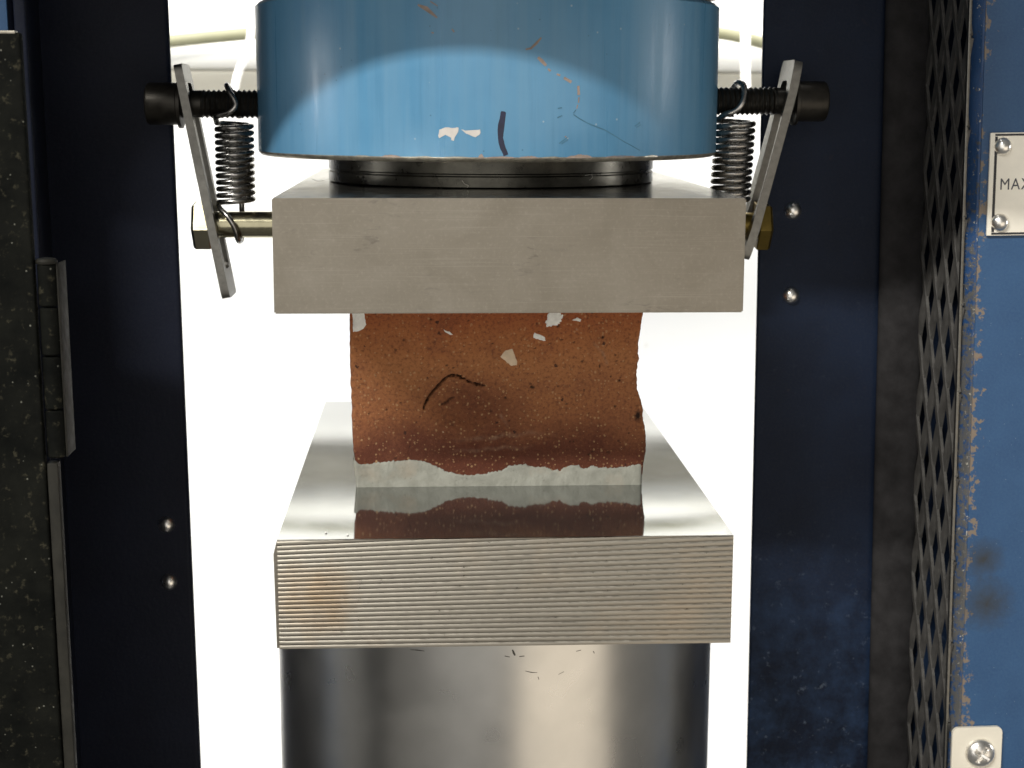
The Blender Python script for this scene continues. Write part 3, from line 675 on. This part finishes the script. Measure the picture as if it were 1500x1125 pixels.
blob('plaster_smear', [(12.6, 53.6), (14.2, 53.1), (16.3, 52.0), (16.3, 50.8), (13.8, 51.5), (12.1, 52.0)], M['smear'], .3, .2)
blob('plaster_smear', [(-18.6, 55.0), (-16.6, 54.2), (-15.4, 53.2), (-16.4, 53.1), (-18.2, 54.2)], M['smear'], .25, .12)
blob('stone_inclusion', [(.8, 45.6), (2.6, 47.7), (4.9, 48.2), (6.6, 43.8), (6.6, 42.6), (4.7, 42.3), (3.1, 43.5)], M['pebble'], .3, .1)

# lint on the disc edge
for pts, lab in (([(-.0125, .0508, .1062), (-.0118, .0502, .1052), (-.0105, .0500, .1046), (-.0109, .0502, .1039)], 'tiny pale lint fibre on the dark disc left of its middle'),
                 ([(.0285, .0592, .1075), (.0305, .0585, .1078), (.0308, .0583, .1068), (.0298, .0583, .1060)], 'tiny curled pale lint fibre on the right half of the dark disc'),
                 ([(-.0645, .094, .1048), (-.062, .092, .1040), (-.060, .093, .1042)], 'tiny pale lint fibre at the left end of the dark disc')):
    bm = bmesh.new(); tube(bm, catmull(pts, 5), .00009, 5)
    tag(finish(bm, 'lint_fibre', M['lint'], smooth=60), lab, 'lint', 'lint fibres on the upper platen')

for x, y, r, lab in ((-.0556, .0078, .00042, 'white plaster crumb on the lower platen near its front left'), (-.0488, .0050, .00040, 'small pale crumb just right of the white crumb on the lower platen')):
    bm = bmesh.new(); bmesh.ops.create_icosphere(bm, subdivisions=2, radius=r)
    for v in bm.verts: v.co = v.co * (1 + .35 * mnoise.noise(v.co * 2500 + Vector((x * 900, 0, 0)))); v.co.z *= .7
    tag(finish(bm, 'crumb', M['smear'], None, 60, (x, y, r * .6)), lab, 'crumb', 'crumbs on the lower platen')

# ------------------------------------------------------------------ right: cabinet panel, nameplate, bracket, mesh guard
cab = empty('cabinet', (.1645, .074, .03), 'scratched blue cabinet front at the far right with worn left edge', 'cabinet', None, LEANR)
bm = bmesh.new(); box(bm, .0043, .35, 0, .003, -.40, .45); finish(bm, 'front_sheet', M['panel'], cab, 40, None, .0005)
bm = bmesh.new()
for i in range(121):
    z = -.40 + .85 * i / 120
    jit = .0003 * mnoise.noise(Vector((0, 0, z * 90)))
    bm.verts.new((.0002, .0065, z)); bm.verts.new((.0006, .0045, z)); bm.verts.new((.0036, .0006 + jit, z)); bm.verts.new((.0046 + jit, .0004, z)); bm.verts.new((.0046, .0065, z))
bm.verts.ensure_lookup_table()
for i in range(120):
    for k in range(5): bm.faces.new((bm.verts[i * 5 + k], bm.verts[i * 5 + (k + 1) % 5], bm.verts[i * 5 + 5 + (k + 1) % 5], bm.verts[i * 5 + 5 + k]))
finish(bm, 'worn_edge', M['edge'], cab, 40)
boxo('inner_shade_sheet', M['dark_inside'], cab, (.045, .048, .004, .045, -.40, .45))  # added black sheet painting the unlit inside behind the mesh holes

npl = empty('nameplate', (.1698, .0738, .104), 'cream riveted nameplate lettered MAX on the blue cabinet', 'nameplate', None, R(-.9))
boxo('plate', M['plate'], npl, (0, .075, -.0012, -.0001, -.0177, .0177), .0004)
for b in ((.0016, .073, .0166, .0173), (.0016, .073, -.0173, -.0166)): boxo('border_line', M['border'], npl, (b[0], b[1], -.00135, -.0011, b[2], b[3]), .00005)
boxo('border_line', M['border'], npl, (.0016, .0025, -.00135, -.0011, -.0164, .0164), .00005)
for z in (.0130, -.0130):
    bm = bmesh.new(); dome(bm, (.0044, -.0012, z), (0, -1, 0), .0031, .0026); finish(bm, 'rivet', M['rivet'], npl, 60)
tc = bpy.data.curves.new('lettering', 'FONT'); tc.body = 'MAX'; tc.size = .0056; tc.space_character = 1.12; tc.extrude = .00004
to = bpy.data.objects.new('lettering', tc); COL.objects.link(to)
bpy.context.view_layer.update()
me = bpy.data.meshes.new_from_object(to); bpy.data.objects.remove(to)
me.transform(Matrix.Scale(.86, 4, (1, 0, 0))); me.transform(Matrix.Rotation(R(90), 4, 'X')); me.materials.append(M['ptext'])
to = bpy.data.objects.new('lettering', me); COL.objects.link(to); to.parent = npl; to.location = (.0038, -.00126, -.0018)

brc = empty('bracket', (.1774, .0738, -.112), 'small cream metal bracket with a cross head screw at the lower right', 'bracket', None, R(-.9))
bm = bmesh.new(); prof = []
for cx, cz, a0 in ((.0070, .0155, 0), (-.0070, .0155, 90), (-.0070, -.03, 180), (.0070, -.03, 270)):
    for k in range(7): a = R(a0 + 15 * k); prof.append((cx + .0023 * math.cos(a), cz + .0023 * math.sin(a)))
f = bm.faces.new([bm.verts.new((x, -.0014, z)) for x, z in prof])
ex = bmesh.ops.extrude_face_region(bm, geom=[f]); [setattr(v.co, 'y', -.0001) for v in ex['geom'] if isinstance(v, bmesh.types.BMVert)]
finish(bm, 'bracket_plate', M['bracket'], brc, 40)
scr = bpy.data.objects.new('screw', None); COL.objects.link(scr); scr.parent = brc; scr.location = (.0012, -.0014, .0078)
bm = bmesh.new(); rr, hh, nn = .0056, .0032, 72; rings = []
for k in range(15):
    q = k / 14; ring = []
    for i in range(nn):
        a = 2 * math.pi * i / nn; r_ = rr * (1 - q) ** .8 if k < 14 else .0001
        h = hh * math.sqrt(max(0, 1 - (r_ / rr) ** 2)); x, z = r_ * math.cos(a), r_ * math.sin(a)
        xr, zr = x * math.cos(.6) - z * math.sin(.6), x * math.sin(.6) + z * math.cos(.6)
        m_ = min(abs(xr), abs(zr)); M_ = max(abs(xr), abs(zr))
        if m_ < .00062 and M_ < .0032: h -= .0017 * (1 - M_ / .0036)
        ring.append(bm.verts.new((x, -h, z)))
    rings.append(ring)
for A, B in zip(rings, rings[1:]):
    for i in range(nn): bm.faces.new((A[i], A[(i + 1) % nn], B[(i + 1) % nn], B[i]))
finish(bm, 'screw_head', M['rivet'], scr, 40)

grd = empty('mesh_guard', (.1636, .077, .03), 'black expanded metal guard between right column and blue cabinet', 'guard', None, LEANR)
bm = bmesh.new()
SW, LW = .0108, .0310; x_front, x_back = .0008, -.0025
def gp(y, z, off): return Vector((x_front + (x_back - x_front) * (y / .043) + off, y, z))
def strand(a, b, w):
    for s in (0,):
        d = Vector((0, b[0] - a[0], b[1] - a[1])).normalized(); nn_ = Vector((0, d.z, -d.y)) * w / 2
        A, B = gp(*a, 0), gp(*b, 0); tw = .00015
        pts = [A - nn_ + Vector((-tw, 0, 0)), A + nn_ + Vector((tw, 0, 0)), B + nn_ + Vector((tw, 0, 0)), B - nn_ + Vector((-tw, 0, 0))]
        q = [bm.verts.new(p) for p in pts] + [bm.verts.new(p + Vector((.0011, 0, 0))) for p in pts]
        for f in ((0, 1, 2, 3), (7, 6, 5, 4), (0, 4, 5, 1), (1, 5, 6, 2), (2, 6, 7, 3), (3, 7, 4, 0)): bm.faces.new([q[i] for i in f])
for r_ in range(-14, 14):
    for c_ in range(0, 9):
        y0, y1 = c_ * SW / 2 + .0006, (c_ + 1) * SW / 2 + .0006
        if y1 > .042: continue
        z0 = r_ * LW; up_ = (c_ % 2 == 0)
        a, b = ((y0, z0), (y1, z0 + LW / 2)) if up_ else ((y0, z0 + LW / 2), (y1, z0 + LW))
        strand(a, b, .0033)
        a, b = ((y0, z0 + LW), (y1, z0 + LW / 2)) if up_ else ((y0, z0 + LW / 2), (y1, z0))
        strand(a, b, .0033)
finish(bm, 'expanded_mesh', M['black'], grd, 30)
bm = bmesh.new(); lathe(bm, [(0, -.40), (.0050, -.40), (.0050, .45), (0, .45)], n=40)
for v in bm.verts: v.co.x = v.co.x * 1.7 - .0085; v.co.y = v.co.y * .75 + .0400
bm.normal_update(); finish(bm, 'rear_post', M['greypost'], grd, 40)
boxo('front_strip', M['strap'], grd, (.0002, .0012, -.0008, .0012, -.40, .45), .0002)

# ------------------------------------------------------------------ left: dark door with hinge, blue cabinet strip
dr = empty('guard_door', (-.1333, -.02, .03), 'grimy dark steel door plate at the far left with a worn top edge', 'door', None, R(-.44))
bm = bmesh.new(); box(bm, -.12, 0, 0, .0035, -.36, .1194); finish(bm, 'door_plate', M['door'], dr, 40, None, .0010, 3)
boxo('worn_top_edge', M['bare'], dr, (-.119, -.0012, -.0002, .0030, .1190, .1199), .0004)
boxo('edge_flange', M['hingem'], dr, (.0002, .0034, .001, .005, -.36, -.0010), .0007)
hg = bpy.data.objects.new('hinge', None); COL.objects.link(hg); hg.parent = dr; hg.location = (.0029, .0030, 0)
for z0, z1 in ((.0440, .0560), (.0300, .0436), (.0145, .0296), (.0004, .0141)):
    bm = bmesh.new(); lathe(bm, [(0, z0), (.0022, z0), (.0026, z0 + .0004), (.0026, z1 - .0004), (.0022, z1), (0, z1)], n=24); finish(bm, 'knuckle', M['door'], hg, 40)
boxo('leaf', M['hingem'], hg, (.0027, .0031, -.0005, .010, .0004, .0560), .00015)
bm = bmesh.new(); lathe(bm, [(0, .0560), (.0029, .0560), (.0031, .0567), (.0026, .0574), (0, .0578)], n=24); finish(bm, 'pin_cap', M['hingem'], hg, 40)

cl = empty('cabinet', (-.1575, .074, .03), 'blue cabinet corner above the dark door at the upper left', 'cabinet', None, LEAN)
bm = bmesh.new(); box(bm, -.35, -.0030, 0, .003, -.40, .45); finish(bm, 'front_sheet', M['cabl'], cl, 40, None, .0005)
bm = bmesh.new()
pr = [(-.0032, .0004), (0, .0045), (0, .0070), (-.0032, .0070)]
A = [bm.verts.new((x, y, -.40)) for x, y in pr]; B = [bm.verts.new((x, y, .45)) for x, y in pr]
for i in range(4): bm.faces.new((A[i], A[(i + 1) % 4], B[(i + 1) % 4], B[i]))
bm.faces.new(A); bm.faces.new(B[::-1]); finish(bm, 'worn_edge', M['navy'], cl, 40)
boxo('edge_trim', M['bare'], cl, (.0001, .0008, .0042, .0055, -.40, .45), .0002)
